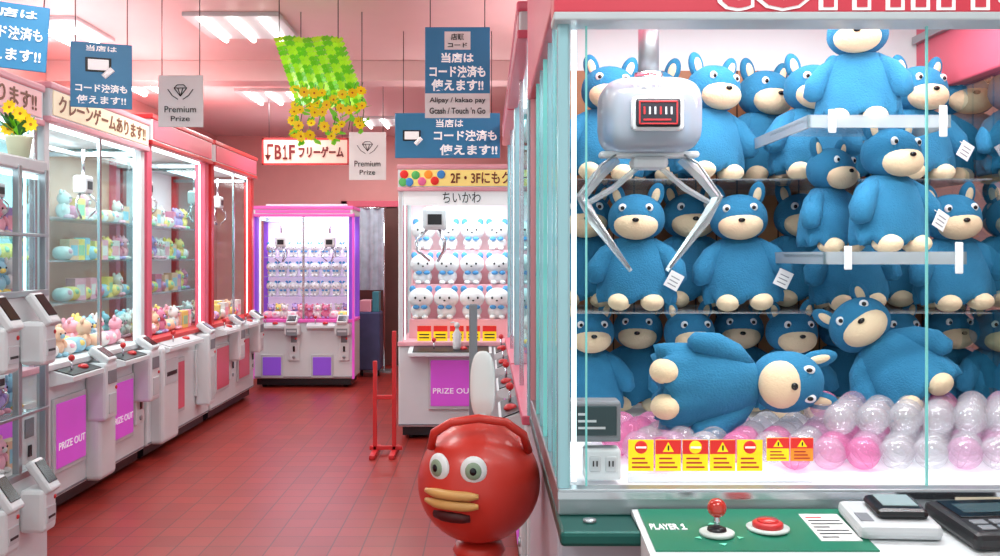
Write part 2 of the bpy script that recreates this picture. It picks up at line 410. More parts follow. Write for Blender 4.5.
fill(m3,1.42,.85,.82,['bear','box','cushion'],[1,2,4,5,6,1],'mixed prizes in the aisle claw machine',11,sc=1.05,nsh=3)
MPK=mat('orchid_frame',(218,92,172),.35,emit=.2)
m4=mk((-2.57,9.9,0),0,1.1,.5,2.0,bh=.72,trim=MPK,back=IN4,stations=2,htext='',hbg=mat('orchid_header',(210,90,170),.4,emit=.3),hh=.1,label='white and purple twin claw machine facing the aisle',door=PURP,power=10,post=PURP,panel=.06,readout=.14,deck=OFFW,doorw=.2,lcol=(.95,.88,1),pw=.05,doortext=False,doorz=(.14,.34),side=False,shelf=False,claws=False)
for xx in(0,1.1): MB().box(xx-.012,xx+.012,-.02,.02,.1,1.92,mat('magenta_glow_edge',(205,80,185),.4,emit=.5),.004).done('glow_edge',m4)
for i in range(2): claw_unit(m4,.28+.54*i,.12,1.85,1.55,.9)
for j,yy in enumerate((.12,.25,.38)):
    for i in range(10):
        toy(random.choice(['bear','cushion']),random.choice([0,4,1,5,2,1]),place(m4,.09+.92*(i+.5)/10,yy,.755),random.uniform(-.3,.3),.9,'prizes in the purple claw machine')
m5=mk((-.70,7.1,0),0,1.15,.85,2.17,bh=.74,trim=PINKL,back=IN3,stations=1,htext='2F・3Fにもクレーン',hbg=mat('gold_sign',(248,222,130),.5,emit=.25),hcol=mat('brown_lettering',(120,50,30),.5),hh=.19,label='white claw machine with pink top and rows of white plush toys',power=15,post=WHITE,shelf=False,panel=.2,claws=False,reader=False,hspan=(.36,.98))
BC=[CARDR,mat('balloon_blue',(70,150,220),.4),mat('balloon_green',(90,190,100),.4),mat('balloon_pink',(240,110,160),.4),CARDO]
for k,(xx,zz) in enumerate([(.05,2.09),(.09,2.03),(.14,2.085),(.19,2.035),(.24,2.09),(.29,2.04),(.34,2.09),(.04,2.03)]):
    MB().ell((xx,-.040,zz),(.034,.005,.034),BC[k%5],14,8).done('balloon_decal',m5)
claw_unit(m5,.28,.2,1.95,1.66,1.4)
st=MB(); 
for k,(y0,z1) in enumerate([(.3,.93),(.48,1.21),(.64,1.50)]):
    st.box(.06,1.09,y0,y0+.17,.775,z1,PINKL,.004)
st.done('stepped_display',m5)
pap=MB().box(.04,1.11,.0,.006,1.85,1.975,mat('self_glow_white_paper',(230,234,234),.5,emit=.3)).done('paper_sign',m5,label='white paper sign with handwritten lettering')  # paper given its own glow to offset the shade inside
text(pap,'ちいかわ',.50,-.004,1.912,.30,.085,LETK,.004)
bl=mat('light_blue_felt',(80,150,205),.8)
def white_plush():
    r=empty('plush_toy',(0,0,0),label='round white plush bear with light blue ears and bow',category='stuffed toy',group='white plush toys in the pink-topped machine')
    MB().ell((0,0,.06),(.075,.06,.065),WPL,16,10).done('body',r)
    h=MB().ell((0,-.01,.155),(.095,.075,.078),WPL,18,12).done('head',r)
    for s in(-1,1):
        MB().ell((s*.062,0,.222),(.026,.016,.028),bl,10,8).done('ear',h)
        MB().ell((s*.035,-.08,.16),(.008,.005,.010),DARK,8,6).done('eye',h)
        MB().ell((s*.035,-.055,.015),(.024,.034,.018),WPL,10,8).done('foot',r)
    MB().ell((0,-.085,.14),(.009,.005,.006),DARK,8,6).done('nose',h)
    b=MB(); b.ell((-.03,-.066,.09),(.026,.01,.016),bl,8,6); b.ell((.03,-.066,.09),(.026,.01,.016),bl,8,6); b.done('bow',r)
    return r
wp=white_plush(); first=True
for j,(y,z,n) in enumerate([(.38,.93,5),(.565,1.21,5),(.72,1.50,5)]):
    for i in range(n):
        p=place(m5,.15+.85*(i)/(n-1),y,z)
        if first: wp.location=p; wp.scale=(1.1,)*3; first=False
        else: copy_thing(wp,p,(0,0,random.uniform(-.15,.15)),1.1)
for zz in(1.0,1.22,1.44):
    MB().box(.06,1.04,.26,.46,zz-.01,zz,ACRYL).done('display_shelf',m4)
    for i in range(8):
        c=copy_thing(wp,place(m4,.12+.86*i/7,.36,zz),(0,0,random.uniform(-.3,.3)),.68); c['group']='white plush toys in the purple machine'
fc=None
for i in range(5):
    p=place(m5,.2+.13*i,.06,.775)
    if fc is None:
        fc=MB(); fc.box(-.055,.055,0,.004,0,.12,CARDY); fc.box(-.055,.055,-.001,.0,.075,.12,CARDR); fc.box(-.04,.04,-.001,0,.02,.03,LETK); fc.box(-.04,.04,-.001,0,.045,.055,LETK)
        fc=fc.done('notice_card',loc=p,label='yellow and red notice card behind glass',category='notice card',group='notice cards in the pink-topped machine')
    else:
        c=fc.copy(); COL.objects.link(c); c.location=p
PT=mat('pale_teal_post',(165,212,220),.2,metal=.45)
mb=mk((.15,4.95,0),-R90,1.6,.95,2.4,trim=PINK,back=IN1,stations=2,htext='',hbg=PINKL,label='white claw machine with steel posts backing onto the large one',power=10,post=PT,panel=.1,reader=False,hh=.12,up=6)
fill(mb,1.6,.95,.82,['bear','cushion'],[3,1,0],'prizes in the machine behind the large one',6)
mc=mk((.15,6.6,0),-R90,1.6,.95,2.4,trim=PINK,back=IN1,stations=2,htext='',hbg=PINKL,label='white claw machine with steel posts at the end of the row',power=10,post=PT,panel=.1,reader=False,hh=.12,up=6)
fill(mc,1.6,.95,.82,['bear','cushion'],[3,1,4],'prizes in the end machine',6)
# ------------------------------------------------------------ big machine A
A=empty('claw_machine',(.15,1.92,0),label='large teal-trimmed claw machine filled with blue plush toys',category='claw machine')
AW=1.36; AD=1.2
b=MB(); b.box(0,AW,0,AD,.08,.87,mat('lilac_white_cabinet',(185,188,198),.4),.01); b.box(.03,AW-.03,.03,AD-.03,.0,.08,DARK); b.done('base_cabinet',A)
MB().box(-.004,AW+.012,-.13,AD,.87,.9,TEAL,.008).done('ledge',A,label='dark teal metal ledge')
MB().lathe([(.014,0),(.014,.006),(.005,.008)],STEEL,12,(.062,-.06,.9)).done('lock',A)
b=MB(); b.box(0,AW,-.012,.03,.9,.955,STEEL,.004); b.box(0,AW,-.016,-.012,.935,.95,CHROME); b.box(0,.03,.03,AD,.9,.955,STEEL,.004); b.box(AW-.03,AW,.03,AD,.9,.955,STEEL,.004); b.done('sill',A,label='brushed steel window sill')
stk=MB().box(.84,1.0,-.0175,-.0165,.915,.94,mat('beige_sticker',(225,215,190),.5)).done('sticker',A)
text(stk,'ATTENTION',.92,-.0185,.9275,.12,.010,LETK,0)
MB().box(.03,AW-.03,.03,AD-.03,.9,.945,mat('white_bed',(236,238,242),.35,emit=.1),.003).done('prize_bed',A)
for xx in(0,AW-.028):
    for yy in(0,AD-.028):
        MB().box(xx,xx+.028,yy,yy+.028,.95,2.0,PT,.006).done('corner_post',A)
for xx in(.062,.796): MB().box(xx,xx+.004,.018,.024,.955,1.95,GEDGE).done('glass_edge',A,label='green polished glass edge')
for xx in(.014,AW-.014):
    MB().quad([(xx,.028,.955),(xx,AD-.028,.955),(xx,AD-.028,1.99),(xx,.028,1.99)],GLASS).done('glass_pane',A)
for yy in(.10,.55,.9): MB().box(.004,.018,yy,yy+.010,.955,1.99,GEDGE).done('glass_edge',A,label='green polished glass edge')
for yy in(.2,.36,.7): MB().box(.004,.020,yy,yy+.016,.955,1.99,PT).done('side_mullion',A)
WOODP=bpy.data.materials.new('brown_plank_wall'); WOODP.use_nodes=True
nt=WOODP.node_tree; bs=nt.nodes['Principled BSDF']; tc=nt.nodes.new('ShaderNodeTexCoord'); br=nt.nodes.new('ShaderNodeTexBrick')
mp=nt.nodes.new('ShaderNodeMapping'); mp.inputs['Rotation'].default_value=(R90,0,0); nt.links.new(tc.outputs['Object'],mp.inputs[0]); nt.links.new(mp.outputs[0],br.inputs[0])
br.offset=0; br.inputs['Scale'].default_value=1; br.inputs['Brick Width'].default_value=.07; br.inputs['Row Height'].default_value=3; br.inputs['Mortar Size'].default_value=.003
br.inputs['Color1'].default_value=lin((188,135,92))+[1]; br.inputs['Color2'].default_value=lin((160,108,72))+[1]; br.inputs['Mortar'].default_value=lin((70,45,34))+[1]
nt.links.new(br.outputs['Color'],bs.inputs['Base Color']); bs.inputs['Roughness'].default_value=.5
MB().box(.02,AW-.02,AD-.06,AD-.03,.95,2.08,WOODP).done('back_panel',A,label='brown wooden plank back wall')
MB().box(.02,AW-.02,AD-.06,AD-.03,2.08,2.3,mat('white_upper_back',(205,222,222),.4,emit=.15)).done('upper_back_panel',A)
HR=mat('red_pink_header',(205,60,78),.35,emit=.1)
b=MB(); b.box(-.01,AW+.01,-.03,.05,1.962,2.4,HR,.004); b.box(-.01,AW+.01,-.034,.05,1.945,1.963,mat('pale_header_edge',(195,210,214),.3),.004)
b.box(-.01,.05,.05,AD,1.99,2.4,PINK,.006); b.box(AW-.05,AW+.01,.05,AD,1.99,2.4,PINK,.006); b.box(-.01,AW+.01,0,AD+.01,2.37,2.42,PINK,.008); b.box(0,AW,AD-.03,AD,.95,2.38,PINKL)
hd=b.done('header',A)
text(hd,'tominus',.72,-.033,2.036,.82,.145,LETW,.035)
text(hd,'tominus',.72,-.0355,2.036,.80,.133,HR,.0)
area('interior_lamp',(AW/2,.42,2.3),(0,0,0),1.2,.5,24,(.95,1,1),A)
area('interior_lamp',(AW/2,.07,1.98),(math.radians(35),0,0),1.2,.04,13,(.95,1,1),A)
MB().box(.08,AW-.08,.06,.075,1.97,1.985,LED).done('light_strip',A)
for xx in (.034,AW-.046): MB().box(xx,xx+.01,.034,.042,.96,1.94,LED).done('light_strip',A)
b=MB()
for yy in(.26,.44): b.box(.04,AW-.04,yy-.012,yy+.012,2.14,2.165,STEEL,.003)
for xx in(.05,AW-.07): b.box(xx,xx+.02,.06,AD-.07,2.165,2.19,STEEL)
b.done('gantry_rail',A)
for z in(1.285,1.675):
    b=MB(); b.box(.04,AW-.04,.70,AD-.07,z-.003,z,ACRYL); b.box(.04,AW-.04,AD-.09,AD-.06,z-.02,z,ACRYL)
    b.done('display_shelf',A,label='clear acrylic shelf')
# claw
cx=.4075-.15; cy=.35
shell=glassmat('clear_blue_shell',(215,224,230),.16,.45,(186,196,208))
sq=lambda v:Vector((math.copysign(abs(v.x)**.48,v.x),math.copysign(abs(v.y)**.5,v.y),math.copysign(abs(v.z)**.52,v.z)))
b=MB()
b.box(cx-.085,cx+.085,cy-.05,cy+.05,1.72,1.865,mat('claw_motor_box',(170,176,184),.35,metal=.2),.02)
b.box(cx-.045,cx+.045,cy-.035,cy+.035,1.668,1.70,OFFW,.012)
b.box(cx-.125,cx+.125,cy-.022,cy+.022,1.697,1.713,WHITE,.007)
claw=b.done('claw',A,label='grey claw mechanism in a clear shell')
MB().ell((cx,cy,1.80),(.126,.092,.094),shell,40,28,fn=sq).done('claw_housing',claw,label='clear boxy rounded housing')
MB().tube([(cx,cy,1.88),(cx,cy,2.15)],.026,STEEL,20).done('shaft',claw,label='thick silver shaft')
MB().tube([(cx,cy,1.885),(cx,cy,1.91)],.036,CHROME,20).done('shaft_collar',claw)
REDL=mat('dark_red_mark',(190,42,46),.4,emit=.2)
b=MB(); b.box(cx-.060,cx+.068,cy-.108,cy-.085,1.752,1.836,WHITE,.012); b.box(cx-.050,cx+.057,cy-.112,cy-.106,1.760,1.828,mat('charcoal_label',(40,38,46),.3),.006)
for (a0,a1,c0,c1) in((-.043,.050,1.819,1.822),(-.043,.050,1.766,1.769),(-.043,-.040,1.766,1.822),(.047,.050,1.766,1.822)): b.box(cx+a0,cx+a1,cy-.114,cy-.111,c0,c1,REDL)
for k in range(6): b.box(cx-.032+k*.013,cx-.028+k*.013,cy-.114,cy-.111,1.79,1.808,OFFW if k%3 else REDL)
b.box(cx-.032,cx+.034,cy-.114,cy-.111,1.775,1.779,REDL)
b.done('display_window',claw,label='small dark display with red marks')
text(claw,'TAITO',cx-.01,cy-.095,1.862,.10,.014,LETW,.02)
clr=glassmat('clear_claw_plastic',(226,236,240),.25,.26,None,.15)
for (dx,dy) in((-1,-.1),(1,-.1)):
    b=MB()
    for oy in(-.016,.016):
        b.tube([(cx+dx*.085,cy+dy*.05+oy,1.703),(cx+dx*.12,cy+dy*.1+oy,1.68),(cx+dx*.172,cy+dy*.13+oy,1.605),(cx+dx*.172,cy+dy*.13+oy,1.590),(cx+dx*.05,cy+dy*.04+oy,1.42)],[.003]*5,STEEL,8)
    b.done('claw_arm',claw,label='thin metal claw arm')
    b=MB(); b.tube([(cx+dx*.08,cy+dy*.05,1.695),(cx+dx*.13,cy+dy*.10,1.65),(cx+dx*.170,cy+dy*.125,1.598),(cx+dx*.14,cy+dy*.09,1.54),(cx+dx*.045,cy+dy*.035,1.412)],[.012,.015,.015,.014,.005],clr,4,.6)
    b.tube([(cx+dx*.03,cy+dy*.05,1.672),(cx+dx*.09,cy+dy*.08,1.62),(cx+dx*.15,cy+dy*.11,1.585)],[.007,.008,.007],clr,4,.6)
    b.done('claw_finger',claw,label='clear plastic double-link claw finger')
for (z,x0,x1) in((1.455,.70,1.06),(1.80,.66,1.02)):
    b=MB(); b.box(x0,x1,.36,.66,z-.008,z,ACRYL); b.box(x0,x1,.35,.358,z-.026,z+.006,clr); 
    for xx in(x0,x1-.006): b.box(xx,xx+.006,.35,AD-.06,z-.026,z+.006,clr)
    b.box(x1-.03,x1-.01,.345,.352,z-.05,z+.03,WHITE,.003); b.box(x0+.05,x0+.07,.345,.352,z-.04,z+.02,WHITE,.003)
    b.done('acrylic_rack',A,label='clear acrylic bracket rack')
b=MB(); b.box(.03,.145,.06,.12,1.04,1.13,GREY,.006); b.box(.04,.135,.056,.062,1.055,1.12,mat('dark_green_screen',(40,62,66),.2),.002)
for k in range(3): b.box(.05,.11-.02*k,.054,.057,1.07+k*.015,1.075+k*.015,OFFW)
b.done('display_module',A,label='grey module with dark screen')
b=MB(); b.box(.065,.145,.06,.11,.955,1.025,WHITE,.006); b.box(.075,.1,.056,.062,.975,1.01,OFFW,.003); b.box(.11,.135,.056,.062,.975,1.01,OFFW,.003)
for xx in(.082,.117): b.box(xx,xx+.003,.054,.057,.988,1.0,DARK); b.box(xx+.008,xx+.011,.054,.057,.988,1.0,DARK)
b.done('power_outlet',A,label='white twin power outlet')
# control panel
def cz(y): return .915+.11*(y+.02)
b=MB(); b.prism([(-.02,.915),(-.36,cz(-.36)),(-.38,cz(-.38)-.012),(-.38,.80),(-.135,.80),(-.135,.902),(-.02,.902)],.155,AW+.1,WHITE,'x')
cp=b.done('control_panel',A,label='white control console')
gp=MB(); gp.prism([(-.225,cz(-.225)),(-.024,cz(-.024)),(-.024,cz(-.024)+.003),(-.225,cz(-.225)+.003)],.168,.59,GREEN,'x'); gp.done('console_plate',cp,label='green player plate')
sl=math.atan(.11)
tx=text(cp,'PLAYER',.204,-.12,cz(-.12)+.0045,.056,.026,LETW,.01); tx.rotation_euler=(-R90+sl,0,0)
one(cp,.243,-.12,cz(-.12)+.0045,.011,.026,LETW,(-R90+sl,0,0))
dsc=mat('white_disc',(215,225,220),.4)
jy=-.15; jz=cz(jy)+.002
b=MB(); b.lathe([(.034,0),(.034,.006),(.03,.008)],dsc,24,(.302,jy,jz)); b.lathe([(.02,0),(.018,.008),(.008,.012)],DARK,20,(.302,jy,jz+.005)); b.tube([(.302,jy,jz),(.302,jy,jz+.05)],.006,CHROME,10); b.ell((.302,jy,jz+.052),.019,mat('red_ball',(190,50,38),.2,coat=.5),18,12); b.done('joystick',cp,label='red ball-top joystick')
jy=-.125; jz=cz(jy)+.002
b=MB(); b.lathe([(.042,0),(.042,.005)],dsc,24,(.41,jy,jz)); b.lathe([(.03,0),(.03,.01),(.026,.013)],REDP,24,(.41,jy,jz+.003)); b.lathe([(.022,0),(.02,.006),(.002,.008)],mat('red_button',(205,40,34),.2,coat=.5),24,(.41,jy,jz+.014)); b.done('push_button',cp,label='red push button')
jm=Matrix.Translation((.535,-.12,cz(-.12)+.003))@Matrix.Rotation(sl,4,'X')
b=MB(); b.box(-.04,.04,-.065,.065,0,.0015,SIGNW,mx=jm)
for k in range(7): b.box(-.032,.032 if k%3 else 0,-.052+k*.016,-.047+k*.016,.0015,.002,LETK if k!=6 else REDP,mx=jm)
b.done('instruction_label',cp)
tri=mat('mint_mark',(120,225,190),.5)
for (qx,qy,q) in((.262,-.17,0),(.342,-.17,1),(.302,-.105,2),(.302,-.2,3)):
    b=MB(); zq=cz(qy)+.0035; e=.008
    tr=[[(qx-e,qy),(qx+e*.5,qy+e),(qx+e*.5,qy-e)],[(qx+e,qy),(qx-e*.5,qy+e),(qx-e*.5,qy-e)],[(qx,qy+e),(qx+e,qy-e*.5),(qx-e,qy-e*.5)],[(qx,qy-e),(qx+e,qy+e*.5),(qx-e,qy+e*.5)]][q]
    b.prism(tr,zq,zq+.001,tri,'z'); b.done('arrow_mark',cp)
# card readers
r=empty('card_reader',(.805,1.81,cz(-.11)+.002),(sl,0,math.radians(-3)),label='white contactless card reader with small display on the console',category='card reader')
MB().box(-.08,.08,-.075,.065,0,.03,OFFW,.012).done('body',r)
b=MB(); b.box(-.035,.065,-.045,.05,.028,.05,mat('black_case',(22,24,28),.25),.012); b.done('screen_housing',r)
b=MB(); b.box(-.018,.05,-.02,.038,.049,.0515,mat('lcd_grey',(150,170,172),.2)); b.done('screen',r)
b=MB(); b.box(-.07,-.045,-.05,-.01,.03,.0312,GREY); b.done('keypad',r)
r=empty('card_reader',(.985,1.80,cz(-.12)+.002),(sl,0,math.radians(5)),label='black payment terminal with dark glossy screen',category='card reader')
MB().box(-.08,.12,-.11,.07,0,.035,DARK,.012).done('body',r)
b=MB(); b.box(-.06,.1,-.03,.055,.034,.037,BLACK,.001); b.box(-.04,.06,-.01,.035,.037,.0375,mat('dim_lcd',(60,80,85),.2)); b.done('screen',r)
b=MB()
for i in range(4):
    for j in range(2): b.box(-.055+i*.04,-.025+i*.04,-.09+j*.026,-.07+j*.026,.034,.038,GREY,.002)
b.done('keypad',r)
# notice cards
def ncard(x,w,z0,z1,y,top,bot,kind,grp,lab):
    b=MB(); b.box(-w/2,w/2,0,.003,0,z1-z0,bot); h=z1-z0
    b.box(-w/2,w/2,-.001,0,h*.55,h,top)
    if kind==0: b.ell((0,-.001,h*.77),(w*.26,.002,w*.26),CARDR if top is CARDY else CARDY,14,8); b.box(-w*.2,w*.2,-.0045,-.003,h*.74,h*.80,LETW)
    else: b.prism([(-w*.22,h*.62),(w*.22,h*.62),(0,h*.94)],-.002,0,CARDY if top is not CARDY else LETR); b.box(-w*.03,w*.03,-.003,-.002,h*.67,h*.83,LETK)
    for k in range(3): b.box(-w*.36,w*(.36-.1*k),-.001,0,h*(.10+.14*k),h*(.15+.14*k),LETR)
    return b.done('notice_card',loc=(x,y,z0),label=lab,category='notice card',group=grp)
for i in range(5):
    d_=2.0; x=X(641+27.2*i,d_)
    ncard(x,.056,Z(471,d_),Z(440,d_),d_,CARDR if i in(1,2,3) else CARDY,CARDY,i%2,'notice cards in the large machine','yellow and red notice card standing behind the glass')
for i in range(2):
    d_=2.02; x=X(778+24*i,d_)
    ncard(x,.05,Z(461,d_),Z(438,d_),d_,CARDR,CARDO if i else CARDY,1,'notice cards in the large machine','small orange notice card standing behind the glass')
b=MB(); b.box(X(628,2.01),X(812,2.01),2.006,2.012,.945,.965,ACRYL); b.done('card_holder',label='clear strip holding the notice cards',category='card holder')
# ------------------------------------------------------------ blue plush (plain teddy bears)
EYEW=mat('white_eye',(225,228,228),.3); EYEK=mat('black_eye',(15,15,18),.15)
def blue_plush():
    r=empty('plush_toy',(0,0,0),label='plain blue plush bear with cream snout on clear shelf',category='stuffed toy',group='blue plush toys in the large machine')
    def hem(rr,z,a):
        k=max(0,1-z/.10); w=math.cos(11*a)
        return rr*(1+.07*k*w)*1.1*(1+.012*math.sin(5*a+z*60)), z-(.012*w*k)
    MB().lathe([(.02,.04),(.080,.034),(.106,.03),(.112,.05),(.111,.075),(.108,.10),(.099,.145),(.084,.185),(.062,.22),(.035,.235)],BLUEF,66,sy=.68,fn=hem).done('body',r)
    def cheek(v):
        k=1+.12*max(0,-v.z); return Vector((v.x*k,v.y,v.z))
    h=MB().ell((0,-.012,.29),(.088,.076,.074),BLUEF,28,18,fn=cheek).done('head',r)
    MB().ell((0,-.056,.265),(.068,.043,.045),CREAM,22,14).done('snout',h,label='cream snout')
    for s in(-1,1):
        MB().ell((s*.060,0,.360),(.025,.016,.042),BLUEF,16,12,(0,s*.3,0)).done('ear',h)
        MB().ell((s*.060,-.012,.358),(.013,.008,.025),CREAM,12,8,(0,s*.3,0)).done('inner_ear',h)
        e=MB().ell((s*.040,-.072,.318),(.013,.007,.013),EYEW,14,8).done('eye',h,label='round white eye')
        MB().ell((s*.040,-.078,.317),(.0065,.004,.0065),EYEK,10,6).done('pupil',e)
        MB().tube([(s*.045,-.005,.205),(s*.088,-.015,.172),(s*.118,-.03,.130),(s*.128,-.04,.095),(s*.128,-.042,.085)],[.026,.034,.036,.028,.012],BLUEF,14).done('arm',r)
        MB().ell((s*.050,-.055,.028),(.036,.050,.028),CREAM,16,10).done('foot',r,label='cream foot')
    MB().ell((0,-.099,.280),(.011,.006,.007),EYEK,10,6).done('nose',h)
    b=MB(); b.tube([(.1,-.03,.15),(.11,-.07,.12)],.0015,SIGNW,5); mt=Matrix.Translation((.115,-.079,.095))@Matrix.Rotation(.5,4,'Y'); b.box(-.022,.022,-.001,.001,-.026,.026,mat('paper_tag',(225,228,228),.5),.0005,mx=mt)
    for k in range(3): b.box(-.014,.014,-.0015,-.001,-.016+k*.012,-.013+k*.012,GREY,mx=mt)
    b.done('paper_tag',r,label='white paper tag')
    return r
bp=blue_plush(); used=[False]
def plush(x,y,z,rot=(0,0,0),s=1,lab=None,tag=True):
    if not used[0]:
        used[0]=True; bp.location=(x,y,z); bp.rotation_euler=rot; bp.scale=(s,)*3; o=bp
    else: o=copy_thing(bp,(x,y,z),rot,s,skip=() if tag else('paper_tag',))
    if lab: o['label']=lab
    return o
for k,(u,dd,rz,tag) in enumerate([(603,2.76,.1,1),(653,2.91,-.25,0),(706,2.74,.15,0),(758,2.91,.1,0),(808,2.74,-.1,0),(862,2.91,-.1,0),(915,2.76,.2,1),(966,2.91,.1,0),(1015,2.76,.1,0),(1062,2.91,0,0)]):
    plush(X(u,dd),dd,1.676,(0,random.uniform(-.07,.07),rz+random.uniform(-.25,.25)),.97+.05*(k%2),tag=tag or not used[0])
for k,(u,dd,rz,tag) in enumerate([(583,2.88,.1,1),(636,2.72,-.2,1),(690,2.90,.1,0),(743,2.72,-.1,1),(797,2.90,.1,0),(850,2.74,-.1,0),(903,2.90,.2,0),(955,2.72,.2,0),(1008,2.89,0,0),(1055,2.74,0,0)]):
    plush(X(u,dd),dd,1.287,(0,random.uniform(-.07,.07),rz+random.uniform(-.25,.25)),.96+.04*((k+1)%2),tag=tag)
for u,dd,rz,tag in [(588,2.80,.1,0),(638,2.92,-.2,1),(688,2.80,.15,0),(738,2.92,-.1,1),(790,2.80,.1,0),(842,2.92,.1,0),(893,2.82,.1,0),(945,2.92,.2,1),(995,2.82,0,0),(1045,2.92,0,0)]:
    plush(X(u,dd),dd,.955,(0,0,rz),.90,tag=tag,lab='plain blue plush bear standing among plastic balls')
plush(X(888,2.42),2.42,1.457,(0,0,.3),.92,'plain blue plush bear sitting turned on the clear rack',True)
plush(X(832,2.53),2.56,1.457,(0,0,.5),.82,'plain blue plush bear tucked behind another on clear rack',False)
plush(X(862,2.45),2.48,1.802,(0,0,-.4),.90,'plain blue plush bear on the upper clear rack',False)
plush(X(648,2.30),2.33,1.112,(math.radians(-10),math.radians(88),math.radians(-8)),(.90,1.0,1.26),'plain blue plush bear lying sideways on plastic balls',False)
plush(X(922,2.45),2.40,1.05,(math.radians(-20),math.radians(-38),math.radians(-10)),.96,'plain blue plush bear leaning back on plastic balls',False)
# balls
PB=glassmat('pink_translucent_ball',(254,220,238),.07,.24,(248,165,212),.12); CB=glassmat('clear_translucent_ball',(250,250,252),.09,.16,(242,242,246),.12)
PB2=glassmat('lilac_translucent_ball',(252,236,246),.07,.20,(244,214,238),.12)
def ballmesh(m): 
    b=MB(); b.ell((0,0,0),.0385,m,22,14); b.tube([(0.0385*math.cos(k*math.pi/12),0.0385*math.sin(k*math.pi/12),0) for k in range(25)],.0008,m,5); return b.done('plastic_ball')
masters=[ballmesh(PB),ballmesh(CB),ballmesh(PB2)]; mused=[0,0,0]
labs=['translucent pink plastic ball in the prize bed','clear plastic ball in the prize bed','lilac translucent plastic ball in the prize bed']
def ball(x,y,z,k):
    if not mused[k]: mused[k]=1; o=masters[k]
    else: o=masters[k].copy(); COL.objects.link(o)
    o.location=(x,y,z); o.rotation_euler=(random.random()*3,random.random()*3,0)
    o['label']=labs[k]; o['category']='ball'; o['group']='plastic balls in the large machine'
z0=.945+.0385; s=.080
for j in range(6):
    for i in range(14):
        x=.33+i*s+(j%2)*s/2; y=2.13+j*s*.87
        if x>1.42: continue
        if x<.9 and random.random()<.15: continue
        ball(x+random.uniform(-.002,.002),y,z0,random.choice([0,2,1,1,0]) if x<.95 else random.choice([1,1,0,2,1]))
for j in range(4):
    for i in range(8):
        x=.87+i*s+(j%2)*s/2; y=2.22+j*s*.87
        if x>1.42: continue
        ball(x,y,z0+.064,random.choice([1,1,0,2,1]))
# ------------------------------------------------------------ red face figure
d_=2.4; cx=X(479,d_); cz_=Z(481,d_); R=.163
RED=mat('orange_red_fibreglass',(200,50,38),.38,coat=.12,var=.08)
r=empty('face_stand',(cx,d_,0),label='orange-red ball-shaped face figure on a red pedestal',category='figure')
b=MB(); b.ell((0,0,cz_),(R,R*.95,R*.98),RED,48,30); b.lathe([(.06,cz_-.16),(.07,cz_-.18),(.05,cz_-.22),(.045,.2),(.06,.1),(.17,.04),(.18,0)][::-1],RED,32); b.done('body',r)
def surf(x,z,k=1.0): return -math.sqrt(max(1e-4,1-(x/R)**2-(z/(R*.98))**2))*R*.95*k
for ex in(-.100,-.012):
    ez=.062; ey=surf(ex,ez)
    e=MB().ell((0,0,0),(.034,.014,.036),EYEW,22,12).done('eye',r,loc=(ex,ey,cz_+ez),rot=(0,0,-math.atan2(-ex,-ey)),label='round white eye')
    MB().ell((0,-.009,0),(.022,.008,.023),mat('green_grey_iris',(135,155,130),.3),16,10).done('iris',e)
    MB().ell((0,-.014,0),(.010,.005,.011),EYEK,12,8).done('pupil',e)
LIP=mat('wooden_lip',(205,155,90),.45,var=.15)
for zo in(.000,-.026):
    pts=[]
    for k in range(13):
        x=-.135+.135*k/12; pts.append((x,surf(x,zo)-.004,cz_+zo))
    rr=[.006,.009,.0115]+[.0125]*7+[.0115,.009,.006]
    MB().tube(pts,rr,LIP,12).done('lip',r,label='tan wooden lip')
pts=[(x,surf(x,-.058)+.006,cz_-.058) for x in(-.11,-.09,-.065,-.04,-.02)]
MB().tube(pts,[.012,.016,.017,.016,.012],mat('dark_mouth',(70,10,12),.5),12).done('mouth',r)
b=MB(); b.tube([(-.125,-.05,cz_+.10),(-.115,-.08,cz_+.145),(-.07,-.1,cz_+.175),(0,-.1,cz_+.185),(.07,-.1,cz_+.175),(.115,-.08,cz_+.14),(.13,-.05,cz_+.09)],.011,RED,10); b.done('handle',r,label='curved red tube handle')
b=MB(); b.ell((.01,0,cz_+.255),(.034,.013,.092),mat('glossy_white_paddle',(232,234,232),.15,coat=.5),24,16,fn=lambda v:Vector((math.copysign(abs(v.x)**.75,v.x),v.y,math.copysign(abs(v.z)**.8,v.z)))); b.tube([(.01,0,cz_+.15),(.01,0,cz_+.18)],.012,WHITE,10); b.done('paddle',r,label='glossy white rounded paddle')
MB().box(-.027,-.005,.03,.045,cz_+.12,cz_+.47,GREY,.004).done('post',r,label='narrow grey post')
bt=MB(); bt.lathe([(.03,0),(.033,.02),(.033,.12),(.015,.15),(.012,.17),(.02,.175),(.02,.2),(.004,.21)],WHITE,18)
bt.tube([(0,0,.2),(-.03,0,.21),(-.05,0,.205)],.006,WHITE,6)
bt.done('pump_bottle',loc=(X(457,7.0),7.0,.725),label='white pump bottle on the machine counter',category='bottle')
# red stand
d_=6.6; r=empty('barrier_stand',(X(386,d_),d_,0),label='red tubular metal barrier stand beside the white machine',category='barrier')
for xx in(-.08,.06):
    MB().box(xx-.015,xx+.015,-.015,.015,.02,.9 if xx>0 else .68,REDP,.004).done('post',r)
    b=MB(); b.box(xx-.02,xx+.02,-.2,.2,.0,.03,REDP,.005); b.done('foot',r)
MB().box(-.12,.12,-.015,.015,.03,.06,REDP,.004).done('crossbar',r)
MB().box(-.08,.06,-.012,.012,.4,.43,REDP,.004).done('crossbar',r)
